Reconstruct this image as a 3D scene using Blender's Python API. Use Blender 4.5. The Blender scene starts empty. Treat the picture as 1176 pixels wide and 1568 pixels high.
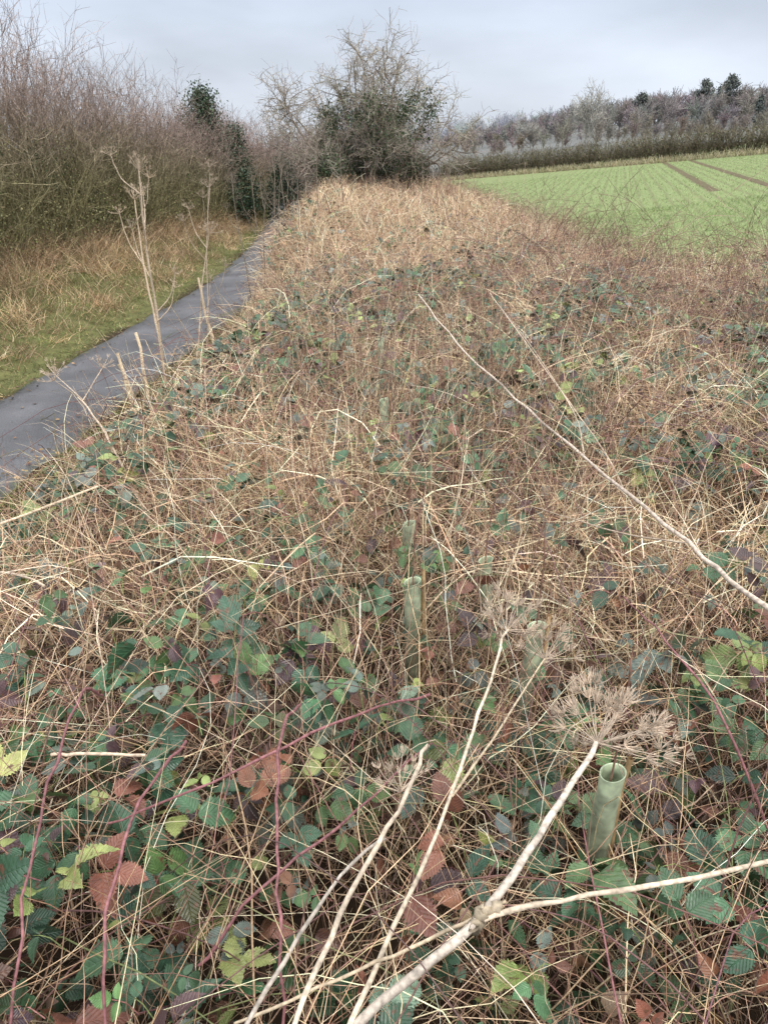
import bpy, math
import numpy as np
from math import radians, pi
rng = np.random.default_rng(7)
U = rng.uniform

# ------------------------------------------------------------------ helpers
def nrm(v):
    return v/np.maximum(np.linalg.norm(v,axis=-1,keepdims=True),1e-9)
def runit(n):
    return nrm(rng.normal(size=(n,3)))
def sstep(a,b,x):
    t=np.clip((x-a)/(b-a),0,1); return t*t*(3-2*t)
def noi(x,y,f=1.0,s=0.0):
    x=x*f; y=y*f
    return (np.sin(1.7*x+2.3*y+s)+np.sin(-2.9*x+1.3*y+1.7*s+1)+np.sin(3.7*x+4.1*y+.3*s+2)*.7+np.sin(6.1*x-5.3*y+s*2.1)*.5)/3.2

class MB:
    def __init__(s): s.v=[];s.c=[];s.l=[];s.f=[];s.n=0
    def add(s,v,faces,c,l=None):
        v=v.reshape(-1,3); n=len(v)
        s.v.append(v.astype(np.float32))
        c=np.broadcast_to(c,(n,3)) if np.ndim(c)==1 else c.reshape(-1,3)
        s.c.append(c.astype(np.float32))
        s.l.append(np.zeros((n,3),np.float32) if l is None else l.reshape(-1,3).astype(np.float32))
        for f in faces: s.f.append((f+s.n).astype(np.int32))
        s.n+=n
    def build(s,name,mat,parent=None,smooth=True):
        V=np.concatenate(s.v);C=np.concatenate(s.c);L=np.concatenate(s.l)
        me=bpy.data.meshes.new(name)
        me.vertices.add(len(V)); me.vertices.foreach_set('co',V.ravel())
        li=np.concatenate([f.ravel() for f in s.f])
        tot=np.concatenate([np.full(len(f),f.shape[1],np.int32) for f in s.f])
        st=np.concatenate([[0],np.cumsum(tot)[:-1]]).astype(np.int32)
        me.loops.add(len(li)); me.loops.foreach_set('vertex_index',li)
        me.polygons.add(len(tot)); me.polygons.foreach_set('loop_start',st)
        me.update(calc_edges=True)
        me.polygons.foreach_set('use_smooth',np.full(len(tot),smooth))
        a=me.attributes.new('Col','FLOAT_COLOR','POINT')
        a.data.foreach_set('color',np.concatenate([C,np.ones((len(C),1),np.float32)],1).ravel())
        a=me.attributes.new('lp','FLOAT_VECTOR','POINT')
        a.data.foreach_set('vector',L.ravel())
        me.materials.append(mat)
        ob=bpy.data.objects.new(name,me); bpy.context.scene.collection.objects.link(ob)
        if parent: ob.parent=parent
        return ob

def tubes(mb,P,R,n,C):
    K,S,_=P.shape
    R=np.broadcast_to(R,(K,S)) if np.ndim(R)==2 else np.broadcast_to(np.asarray(R)[:,None],(K,S))
    T=nrm(np.gradient(P,axis=1))
    ref=runit(K)[:,None,:]
    N=nrm(np.cross(T,np.broadcast_to(ref,T.shape)))
    if C.ndim==2: C=np.broadcast_to(C[:,None,:],(K,S,3))
    if n==2:
        V=np.stack([P-N*R[...,None],P+N*R[...,None]],2)
        CC=np.repeat(C[:,:,None,:],2,2)
    else:
        B=np.cross(T,N)
        a=np.arange(n)*2*pi/n
        V=P[:,:,None,:]+R[...,None,None]*(N[:,:,None,:]*np.cos(a)[None,None,:,None]+B[:,:,None,:]*np.sin(a)[None,None,:,None])
        CC=np.repeat(C[:,:,None,:],n,2)
    base=(np.arange(K)*S*n)[:,None,None]+(np.arange(S-1)*n)[None,:,None]
    if n==2: j=np.array([0]);j2=np.array([1])
    else: j=np.arange(n);j2=(j+1)%n
    j=j[None,None,:];j2=j2[None,None,:]
    F=np.stack([base+j,base+j2,base+n+j2,base+n+j],-1).reshape(-1,4)
    mb.add(V,[F],CC)

def grow(p0,d0,L,S,grav=0.0,jit=0.1):
    K=len(p0); P=np.empty((K,S,3)); P[:,0]=p0; d=nrm(d0)
    grav=np.broadcast_to(grav,(K,))
    st=(np.broadcast_to(L,(K,))/(S-1))[:,None]
    for i in range(1,S):
        P[:,i]=P[:,i-1]+d*st
        d=d+rng.normal(size=(K,3))*jit
        d[:,2]-=grav
        d=nrm(d)
    return P
def taper(r0,r1,S):
    t=np.linspace(0,1,S)[None]; r0=np.atleast_1d(r0)[:,None]; r1=np.atleast_1d(r1)[:,None]
    return r0*(1-t)+r1*t
def children(P,n,lo,hi,L,spread,up,S,grav=0,jit=.12):
    K,SS,_=P.shape
    idx=np.repeat(np.arange(K),n); t=U(lo,hi,K*n)*(SS-1)
    i=np.minimum(t.astype(int),SS-2); f=(t-i)[:,None]
    p=P[idx,i]*(1-f)+P[idx,i+1]*f
    T=nrm(P[idx,i+1]-P[idx,i])
    d=T*(1-spread)+runit(K*n)*spread; d[:,2]+=up
    LL=L*U(.55,1.2,K*n)
    return grow(p,nrm(d),LL,S,grav,jit),idx
def pal(n,cols,w,var=.18):
    cols=np.array(cols);w=np.array(w,float);w/=w.sum()
    c=cols[rng.choice(len(cols),n,p=w)]
    return np.clip(c*(1+rng.normal(size=(n,1))*var)*(1+rng.normal(size=(n,3))*.05),.005,1)

def leaf_template(nu,nv,serr=0.0,wid=.38,fold=.22,droop=.28,pleat=0.0):
    u=np.linspace(0,1,nu+1); v=np.linspace(-1,1,nv*2+1)
    w=wid*np.sin(pi*np.clip(u,0,1)**.78)**.75
    w=np.where(u>.75,w*(1-.25*((u-.75)/.25)),w)
    s=np.where(np.arange(nu+1)%2==0,1-serr,1+serr)
    UU,VV=np.meshgrid(u,v,indexing='ij')
    W=w[:,None]*np.where(np.abs(VV)>.9,s[:,None],1)
    x=UU+np.where(np.abs(VV)>.9,-serr*.06,0)-.0*VV; y=VV*W
    z=np.abs(y)*fold-droop*UU**2*.6-0.25*y*y
    if pleat: z=z+pleat*np.sin((UU-.35*np.abs(VV))*2*pi*7)*np.abs(VV)
    V=np.stack([x,y,z],-1).reshape(-1,3)
    m=nv*2+1
    i=np.arange(nu)[:,None]*m+np.arange(m-1)[None]
    F=np.stack([i,i+m,i+m+1,i+1],-1).reshape(-1,4)
    lp=np.stack([UU,VV,W/wid],-1).reshape(-1,3)
    return V,F,lp
def place(mb,tpl,pos,xd,nd,sc,C):
    V,F,lp=tpl;K=len(pos)
    X=nrm(xd);Y=nrm(np.cross(nd,X));Z=np.cross(X,Y)
    W=pos[:,None,:]+sc[:,None,None]*(V[None,:,0,None]*X[:,None]+V[None,:,1,None]*Y[:,None]+V[None,:,2,None]*Z[:,None])
    FF=(F[None]+(np.arange(K)*len(V))[:,None,None]).reshape(-1,4)
    L=np.broadcast_to(lp[None],(K,len(V),3)).copy()
    mb.add(W,[FF],np.repeat(C[:,None],len(V),1),L)

# ------------------------------------------------------------------ materials
def mat_base(name):
    m=bpy.data.materials.new(name); m.use_nodes=True; nt=m.node_tree
    return m,nt,nt.nodes['Principled BSDF'],nt.nodes['Material Output']
def N(nt,t,**k):
    n=nt.nodes.new(t)
    for a,b in k.items(): setattr(n,a,b)
    return n
def veg_mat(name,rough=.75,spec=.25,nscale=40,transl=0.0,namp=.5):
    m,nt,bs,out=mat_base(name)
    at=N(nt,'ShaderNodeAttribute',attribute_name='Col')
    tc=N(nt,'ShaderNodeTexCoord')
    no=N(nt,'ShaderNodeTexNoise'); no.inputs['Scale'].default_value=nscale; no.inputs['Detail'].default_value=2
    nt.links.new(tc.outputs['Object'],no.inputs['Vector'])
    mr=N(nt,'ShaderNodeMapRange'); mr.inputs[1].default_value=.25; mr.inputs[2].default_value=.75
    mr.inputs[3].default_value=1-namp; mr.inputs[4].default_value=1+namp
    nt.links.new(no.outputs['Fac'],mr.inputs[0])
    mx=N(nt,'ShaderNodeVectorMath',operation='SCALE')
    nt.links.new(at.outputs['Color'],mx.inputs[0]); nt.links.new(mr.outputs[0],mx.inputs['Scale'])
    nt.links.new(mx.outputs[0],bs.inputs['Base Color'])
    bs.inputs['Roughness'].default_value=rough
    bs.inputs['Specular IOR Level'].default_value=spec
    if transl>0:
        tr=N(nt,'ShaderNodeBsdfTranslucent'); nt.links.new(mx.outputs[0],tr.inputs['Color'])
        ms=N(nt,'ShaderNodeMixShader'); ms.inputs[0].default_value=transl
        nt.links.new(bs.outputs[0],ms.inputs[1]);nt.links.new(tr.outputs[0],ms.inputs[2])
        nt.links.new(ms.outputs[0],out.inputs['Surface'])
    return m
M_twig=veg_mat('twig_bark',.8,.2,30)
M_straw=veg_mat('dead_straw',.5,.4,60,0,.35)
M_stalk=veg_mat('dead_stalk',.6,.3,120,0,.45)
M_grass=veg_mat('green_grass',.6,.25,20,0,.3)
M_far=veg_mat('distant_twig',.9,.05,1,0,.25)
M_ever=veg_mat('evergreen_leaf',.45,.4,12,0,.4)

def bramble_mat():
    m,nt,bs,out=mat_base('bramble_leaf')
    at=N(nt,'ShaderNodeAttribute',attribute_name='Col'); lp=N(nt,'ShaderNodeAttribute',attribute_name='lp')
    sp=N(nt,'ShaderNodeSeparateXYZ'); nt.links.new(lp.outputs['Vector'],sp.inputs[0])
    def mth(op,a,b=None,c=None):
        n=N(nt,'ShaderNodeMath',operation=op)
        for i,x in enumerate([a,b,c]):
            if x is None: continue
            if isinstance(x,(int,float)): n.inputs[i].default_value=x
            else: nt.links.new(x,n.inputs[i])
        return n.outputs[0]
    av=mth('ABSOLUTE',sp.outputs[1]); avw=mth('MULTIPLY',av,sp.outputs[2])
    ph=mth('MULTIPLY',mth('SUBTRACT',sp.outputs[0],mth('MULTIPLY',avw,.42)),2*pi*8)
    vn=mth('POWER',mth('MULTIPLY_ADD',mth('SINE',ph),.5,.5),7)
    mid=mth('SUBTRACT',1,mth('MINIMUM',mth('MULTIPLY',av,14),1))
    v=mth('MAXIMUM',vn,mid)
    tc=N(nt,'ShaderNodeTexCoord'); no=N(nt,'ShaderNodeTexNoise'); no.inputs['Scale'].default_value=45; no.inputs['Detail'].default_value=5
    nt.links.new(tc.outputs['Object'],no.inputs['Vector'])
    f=mth('ADD',mth('MULTIPLY_ADD',no.outputs['Fac'],1.4,.25),mth('MULTIPLY',v,.3))
    mx=N(nt,'ShaderNodeVectorMath',operation='SCALE')
    nt.links.new(at.outputs['Color'],mx.inputs[0]);nt.links.new(f,mx.inputs['Scale'])
    n2=N(nt,'ShaderNodeTexNoise'); n2.inputs['Scale'].default_value=60; n2.inputs['Detail'].default_value=3; nt.links.new(tc.outputs['Object'],n2.inputs['Vector'])
    mr=N(nt,'ShaderNodeMapRange'); mr.inputs[1].default_value=.60; mr.inputs[2].default_value=.68; nt.links.new(n2.outputs['Fac'],mr.inputs[0])
    mc=N(nt,'ShaderNodeMix',data_type='RGBA'); mc.inputs[7].default_value=(.13,.065,.04,1)
    nt.links.new(mr.outputs[0],mc.inputs[0]); nt.links.new(mx.outputs[0],mc.inputs[6])
    nt.links.new(mc.outputs[2],bs.inputs['Base Color'])
    bs.inputs['Roughness'].default_value=.36; bs.inputs['Specular IOR Level'].default_value=.6
    bp=N(nt,'ShaderNodeBump'); bp.inputs['Strength'].default_value=.6; bp.inputs['Distance'].default_value=.002
    nt.links.new(mth('SUBTRACT',1,v),bp.inputs['Height']); nt.links.new(bp.outputs[0],bs.inputs['Normal'])
    return m
M_leaf=bramble_mat()

# ------------------------------------------------------------------ terrain
def path_left(y):
    y=np.asarray(y,float)
    return -4.30+.08*y-.045*np.clip(y-13,0,30)**1.4
PW=1.30
def fieldz(x,y):
    xx=np.clip(x,-20,45); yy=np.clip(y,-20,110)
    return .197+.107*xx-.0212*yy
def fmask(x,y):
    e=3.4+.45*noi(x,y,.5,2)
    return sstep(e,e+.5,x)*sstep(10.0,11.0,y+.5*noi(x,y,.7,5)-.03*(x-4))
TH=radians(16)
def tramm(x,y):
    s=x*np.cos(TH)-y*np.sin(TH); al=x*np.sin(TH)+y*np.cos(TH)
    w=.17+.05*noi(x,y,2,1)
    return ((np.abs(s-3.35)<w)|(np.abs(s-5.1)<w)|(np.abs(s-27)<w)|(np.abs(s-28.8)<w))&(al>30)
def gz(x,y):
    x=np.asarray(x,float);y=np.asarray(y,float)
    pr=path_left(y)+PW
    wd=1.95-1.2*sstep(8.5,11.5,y)
    bank=.62*sstep(pr+.15,pr+wd,x)+.04*noi(x,y,1.3,1)*sstep(pr+.3,pr+1.5,x)
    z=bank
    w=sstep(1.6,3.6,x)
    z=z*(1-w)+fieldz(x,y)*w
    pl=path_left(y)
    z=np.where(x<pl,.40*sstep(0.1,2.2,pl-x)+.04*noi(x,y,2,3)*sstep(.2,.6,pl-x),z)
    far=sstep(90,330,y)
    hill=np.clip(.5+.097*(x-10),-3,26)*sstep(-40,60,x)
    z=z*(1-far)+hill*far
    return z
def axis(lo,hi,st,mx,g):
    a=list(np.arange(lo,hi,st)); s=st
    while a[-1]<mx: s*=g; a.append(a[-1]+s)
    return a
xs=axis(-9,12,.25,2500,1.12); neg=axis(9,9.1,.25,2500,1.15); xs=sorted([-q for q in neg[1:]]+xs)
ys=axis(-4,34,.28,3500,1.08); ys=[-2000,-600,-150,-50,-20,-9,-6]+ys
X,Y=np.meshgrid(xs,ys,indexing='ij')
Z=gz(X,Y)
V=np.stack([X,Y,Z],-1).reshape(-1,3)
i=(np.arange(len(xs)-1)[:,None]*len(ys)+np.arange(len(ys)-1)[None])
F=np.stack([i,i+len(ys),i+len(ys)+1,i+1],-1).reshape(-1,4)
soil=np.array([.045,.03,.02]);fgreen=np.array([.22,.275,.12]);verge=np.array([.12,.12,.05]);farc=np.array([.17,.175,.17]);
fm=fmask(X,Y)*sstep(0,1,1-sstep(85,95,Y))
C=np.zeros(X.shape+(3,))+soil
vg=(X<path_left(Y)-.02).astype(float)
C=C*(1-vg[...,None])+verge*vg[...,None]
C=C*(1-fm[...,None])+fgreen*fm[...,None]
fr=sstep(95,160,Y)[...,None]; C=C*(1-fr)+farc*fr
lp=np.stack([fm,vg,fr[...,0]],-1).reshape(-1,3)
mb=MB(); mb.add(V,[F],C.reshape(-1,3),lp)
def ground_mat():
    m,nt,bs,out=mat_base('ground_earth_and_crop')
    at=N(nt,'ShaderNodeAttribute',attribute_name='Col');lpn=N(nt,'ShaderNodeAttribute',attribute_name='lp')
    sp=N(nt,'ShaderNodeSeparateXYZ');nt.links.new(lpn.outputs['Vector'],sp.inputs[0])
    tc=N(nt,'ShaderNodeTexCoord')
    no=N(nt,'ShaderNodeTexNoise');no.inputs['Scale'].default_value=6;no.inputs['Detail'].default_value=8;nt.links.new(tc.outputs['Object'],no.inputs['Vector'])
    mp=N(nt,'ShaderNodeMapping'); mp.inputs['Rotation'].default_value=(0,0,TH); nt.links.new(tc.outputs['Object'],mp.inputs['Vector'])
    wv=N(nt,'ShaderNodeTexWave');wv.inputs['Scale'].default_value=.7;wv.inputs['Distortion'].default_value=1.5;wv.inputs['Detail Scale'].default_value=.4;wv.inputs['Detail'].default_value=3
    nt.links.new(mp.outputs[0],wv.inputs['Vector'])
    mr=N(nt,'ShaderNodeMapRange');mr.inputs[1].default_value=.0;mr.inputs[2].default_value=.4;mr.inputs[3].default_value=.3;mr.inputs[4].default_value=0
    nt.links.new(wv.outputs['Fac'],mr.inputs[0])
    sx=N(nt,'ShaderNodeSeparateXYZ');nt.links.new(mp.outputs[0],sx.inputs[0])
    def mth(op,a,b=None):
        n=N(nt,'ShaderNodeMath',operation=op)
        for i_,x_ in enumerate([a,b]):
            if x_ is None: continue
            if isinstance(x_,(int,float)): n.inputs[i_].default_value=x_
            else: nt.links.new(x_,n.inputs[i_])
        return n.outputs[0]
    def tram(off):
        d=mth('ABSOLUTE',mth('SUBTRACT',sx.outputs[0],off))
        return mth('LESS_THAN',mth('ADD',d,mth('MULTIPLY',no.outputs['Fac'],.3)),.32)
    y1=mth('GREATER_THAN',sx.outputs[1],30.0)
    tr=mth('MULTIPLY',mth('MAXIMUM',tram(3.35),tram(5.1)),y1)
    nz=mth('MULTIPLY',mth('GREATER_THAN',no.outputs['Fac'],.55),.4)
    soilf=mth('MINIMUM',mth('ADD',mth('ADD',mr.outputs[0],nz),mth('MULTIPLY',tr,.85)),1.0)
    soilf=mth('MULTIPLY',soilf,sp.outputs[0])
    mc=N(nt,'ShaderNodeMix',data_type='RGBA');mc.inputs[7].default_value=(.12,.09,.06,1)
    nt.links.new(soilf,mc.inputs[0]);nt.links.new(at.outputs['Color'],mc.inputs[6])
    sc=N(nt,'ShaderNodeMapRange');sc.inputs[1].default_value=.3;sc.inputs[2].default_value=.7;sc.inputs[3].default_value=.65;sc.inputs[4].default_value=1.35
    nt.links.new(no.outputs['Fac'],sc.inputs[0])
    mx=N(nt,'ShaderNodeVectorMath',operation='SCALE');nt.links.new(mc.outputs[2],mx.inputs[0]);nt.links.new(sc.outputs[0],mx.inputs['Scale'])
    nt.links.new(mx.outputs[0],bs.inputs['Base Color']);bs.inputs['Roughness'].default_value=.95;bs.inputs['Specular IOR Level'].default_value=.1
    bp=N(nt,'ShaderNodeBump');bp.inputs['Distance'].default_value=.05;bp.inputs['Strength'].default_value=.6;nt.links.new(no.outputs['Fac'],bp.inputs['Height']);nt.links.new(bp.outputs[0],bs.inputs['Normal'])
    return m
mb.build('ground',ground_mat())

# path
mb=MB(); py=np.arange(-8,36,.2); nx=11
t=np.linspace(0,1,nx)
PX=path_left(py)[:,None]+t[None]*PW
PX[:,0]+=.07*noi(py,py*0,1.9,1)+.03*noi(py,py*0,7,2);PX[:,-1]+=.09*noi(py,py*0,2.3,4)+.03*noi(py,py*0,8,1)
PZ=.022+.018*np.sin(pi*t)[None]+0*PX; PZ[:,0]=-.01;PZ[:,-1]=-.01
V=np.stack([PX,np.repeat(py[:,None],nx,1),PZ],-1)
i=np.arange(len(py)-1)[:,None]*nx+np.arange(nx-1)[None]
F=np.stack([i,i+1,i+nx+1,i+nx],-1).reshape(-1,4)
ec=np.abs(t-.5)*2; cc=np.array([.100,.101,.110])[None]*(1-.5*sstep(.7,1,ec))[:,None]+np.array([.02,.025,.0])[None]*sstep(.75,1,ec)[:,None]
mb.add(V,[F],np.repeat(cc[None],len(py),0).reshape(-1,3))
def asphalt():
    m,nt,bs,out=mat_base('asphalt')
    at=N(nt,'ShaderNodeAttribute',attribute_name='Col');tc=N(nt,'ShaderNodeTexCoord')
    a=N(nt,'ShaderNodeTexNoise');a.inputs['Scale'].default_value=110;a.inputs['Detail'].default_value=4
    b=N(nt,'ShaderNodeTexNoise');b.inputs['Scale'].default_value=1.6;b.inputs['Detail'].default_value=6
    for q in(a,b): nt.links.new(tc.outputs['Object'],q.inputs['Vector'])
    ad=N(nt,'ShaderNodeMath',operation='ADD');nt.links.new(a.outputs['Fac'],ad.inputs[0]);nt.links.new(b.outputs['Fac'],ad.inputs[1])
    mr=N(nt,'ShaderNodeMapRange');mr.inputs[1].default_value=.6;mr.inputs[2].default_value=1.4;mr.inputs[3].default_value=.25;mr.inputs[4].default_value=1.75
    nt.links.new(ad.outputs[0],mr.inputs[0])
    mx=N(nt,'ShaderNodeVectorMath',operation='SCALE');nt.links.new(at.outputs['Color'],mx.inputs[0]);nt.links.new(mr.outputs[0],mx.inputs['Scale'])
    nt.links.new(mx.outputs[0],bs.inputs['Base Color']);bs.inputs['Roughness'].default_value=.6;bs.inputs['Specular IOR Level'].default_value=.3
    bp=N(nt,'ShaderNodeBump');bp.inputs['Distance'].default_value=.006;bp.inputs['Strength'].default_value=.8;nt.links.new(a.outputs['Fac'],bp.inputs['Height']);nt.links.new(bp.outputs[0],bs.inputs['Normal'])
    return m
mb.build('asphalt_path',asphalt())

# ------------------------------------------------------------------ colours
STRAW=[(.76,.57,.36),(.58,.39,.24),(.92,.76,.53),(.38,.235,.15),(.46,.29,.195),(.22,.135,.09)]
SW=[3,3,2,2,1.8,1.4]
GREEN=[(.06,.13,.062),(.034,.08,.045),(.085,.145,.055),(.24,.28,.09),(.095,.055,.058),(.20,.08,.05),(.13,.165,.135)]
GW=[4,3.6,2.2,1.0,1.4,.9,2.2]

def bankx(y,margin=0):
    l=path_left(y)+PW+.20-.12*sstep(9,11,y)-margin
    r=np.where(y<10.3,3.5+.75*y,3.6+.55*noi(y,y*0,1.1,3))
    return l,r
def sample(n,y0,y1,pw=1.0,wmul=1.0):
    y=y0+(y1-y0)*U(0,1,n)**pw
    l,r=bankx(y)
    l=np.maximum(l,-(.9+.62*y)); r=np.minimum(r,(.9+.62*y))
    x=l+(r-l)*U(0,1,n)
    return x,y
def vegh(x,y):
    l,r=bankx(y)
    e=sstep(0,1.55-1.25*sstep(8.5,11.5,y),x-l)
    b=.22*sstep(9.5,12.5,y)*(1-sstep(19,24,y))*sstep(-.1,.3,x-l)*(1-sstep(.6,1.4,x-l))
    er=.55+.45*sstep(0,.8,r-x)
    return (.43+.12*noi(x,y,1.1,2)+.09*noi(x,y,3.1,6)+b)*(.10+.90*e)*er

def tuft_pts(n,y0,y1,per,sig,pw=1.0):
    cx,cy=sample(max(1,n//per),y0,y1,pw)
    j=rng.integers(0,len(cx),n)
    sg=sig*U(.6,1.9,len(cx))[j]
    x=cx[j]+rng.normal(size=n)*sg; y=cy[j]+rng.normal(size=n)*sg
    l,r=bankx(y); ok=(x>l)&(x<r+.3)&(y>.1)
    return x[ok],y[ok],j[ok]

def straw(mb,n,y0,y1,L,w,S,per,sig,pw=1.0,sides=2,colw=SW,zlo=0.,zhi=.75,upb=.8,grav=.28,tint=1.0,flatf=.38,avoid=0.,jit=.18):
    x,y,j=tuft_pts(n,y0,y1,per,sig,pw)
    if avoid>0:
        lm=noi(x,y,1.3,9)+.5*noi(x,y,4,3)
        ok=U(0,1,len(x))>avoid*sstep(-.1,.5,lm); x,y,j=x[ok],y[ok],j[ok]
    k=len(x)
    h=vegh(x,y)
    z=gz(x,y)+h*U(zlo,zhi,k)
    aj=U(0,2*pi,j.max()+1)[j]+rng.normal(size=k)*1.2
    flat=U(0,1,k)<flatf
    d=np.stack([np.cos(aj),np.sin(aj),np.where(flat,U(-.1,.5,k),U(.5,2.8,k))*upb],-1)
    LL=L*U(.35,1.3,k)*np.clip(h/.4,.22,1.3)
    P=grow(np.stack([x,y,z],-1),d,LL,S,grav*U(.1,1.5,k),jit)
    kk=np.where(U(0,1,k)<.22)[0]
    if len(kk):
        m=S//2; R=nrm(rng.normal(size=(len(kk),3))*[1,1,.5]); seg=np.linalg.norm(P[kk,1]-P[kk,0],axis=-1)[:,None]
        for q in range(m+1,S): P[kk,q]=P[kk,q-1]+R*seg
    g=gz(P[...,0],P[...,1])+.01
    P[...,2]=np.maximum(P[...,2],g)
    cap=g+(h[:,None])*1.2+.16*np.clip(h[:,None]/.4,0,1)+.02
    P[...,2]=np.where(P[...,2]>cap,cap+(P[...,2]-cap)*.3,P[...,2])
    pt=(1+.16*noi(x,y,.9,8))[:,None]
    c=pal(k,STRAW,colw)*tint*pt
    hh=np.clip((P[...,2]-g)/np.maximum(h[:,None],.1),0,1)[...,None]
    C=np.clip(c[:,None]*(.52+.58*hh),.01,.95)   # shade of the gaps painted in: stalks darken towards the base
    keep=(P[...,0]>path_left(P[...,1])+PW-.06-.24*sstep(10,12,P[...,1])).all(1)
    P=P[keep];C=C[keep];k=len(P)
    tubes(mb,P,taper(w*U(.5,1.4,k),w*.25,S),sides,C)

# ------------------------------------------------------------------ dry grass
mb=MB()
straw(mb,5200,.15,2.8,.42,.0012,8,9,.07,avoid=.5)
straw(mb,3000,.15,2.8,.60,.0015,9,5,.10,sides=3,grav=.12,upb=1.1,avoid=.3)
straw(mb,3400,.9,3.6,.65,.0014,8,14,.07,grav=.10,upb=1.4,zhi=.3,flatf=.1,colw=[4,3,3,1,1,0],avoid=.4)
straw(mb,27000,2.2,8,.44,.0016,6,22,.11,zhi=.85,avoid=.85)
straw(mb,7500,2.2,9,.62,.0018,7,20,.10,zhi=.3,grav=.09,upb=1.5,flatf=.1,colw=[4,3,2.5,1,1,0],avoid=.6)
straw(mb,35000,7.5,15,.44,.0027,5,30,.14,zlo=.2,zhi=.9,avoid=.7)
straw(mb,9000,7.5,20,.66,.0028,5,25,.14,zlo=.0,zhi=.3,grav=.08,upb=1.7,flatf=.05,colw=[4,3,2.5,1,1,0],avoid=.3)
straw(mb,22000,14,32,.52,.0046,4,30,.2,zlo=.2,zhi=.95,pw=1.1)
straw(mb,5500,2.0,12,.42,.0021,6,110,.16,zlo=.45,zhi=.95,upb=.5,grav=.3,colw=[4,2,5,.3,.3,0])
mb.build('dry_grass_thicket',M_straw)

# thin upright dead stems
mb=MB()
def stems(n,y0,y1,L,w,S,cw,pw=1.0,sides=3,tilt=.28,side=True,xr=None):
    x,y=sample(n,y0,y1,pw)
    if xr is not None: x=U(xr[0],xr[1],n)
    p=np.stack([x,y,gz(x,y)+.02],-1)
    d=np.stack([rng.normal(size=n)*tilt,rng.normal(size=n)*tilt,np.ones(n)],-1)
    l,_=bankx(y); e=sstep(0,1.6-1.1*sstep(8.5,11.5,y),x-l)*.85+.12
    P=grow(p,d,L*U(.55,1.3,n)*e,S,.03,.05)
    c=pal(n,[(.30,.18,.14),(.46,.33,.23),(.20,.12,.095),(.66,.51,.35)],cw)
    tubes(mb,P,taper(w*U(.7,1.3,n),w*.35,S),sides,c)
    if side:
        Q,idx=children(P,3,.35,.95,.14,.55,.3,4,.02,.12)
        tubes(mb,Q,taper(np.full(len(Q),w*.5),w*.25,4),2,c[idx])
stems(480,.5,3.2,.75,.0016,7,[4,2,2,1],tilt=.4)
stems(340,1.3,4.5,.9,.0016,7,[4,2,2,1],xr=(-.4,.7),tilt=.12)
stems(2400,2.8,9,.78,.0020,6,[3,3,2,2])
stems(3400,8,28,.84,.0036,5,[3,3,2,2],sides=2)
mb.build('dead_weed_stems',M_stalk)

# reddish bramble thicket beside the field
mb=MB()
n=2700
y=U(9,32,n); x=3.1+rng.normal(size=n)*.6-.2*(y>20)
sel=U(0,1,n)<.45; x=np.where(sel,U(1.2,6.5,n),x); y=np.where(sel,U(6.0,10.8,n),y)
p=np.stack([x,y,gz(x,y)+.1],-1); a=U(0,2*pi,n)
d=np.stack([np.cos(a)*.7,np.sin(a)*.7,U(.5,1.6,n)],-1)
P=grow(p,d,U(.5,1.6,n),9,.2,.14); P[...,2]=np.maximum(P[...,2],gz(P[...,0],P[...,1])+.05)
c=pal(n,[(.21,.12,.10),(.29,.18,.145),(.14,.08,.072),(.36,.27,.20)],[3,2,2,1])
tubes(mb,P,taper(np.full(n,.0034),.0015,9),3,c)
Q,idx=children(P,4,.2,1,.3,.6,.1,4,.05,.15)
tubes(mb,Q,taper(np.full(len(Q),.002),.001,4),2,c[idx])
mb.build('bramble_thicket',M_twig)

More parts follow.
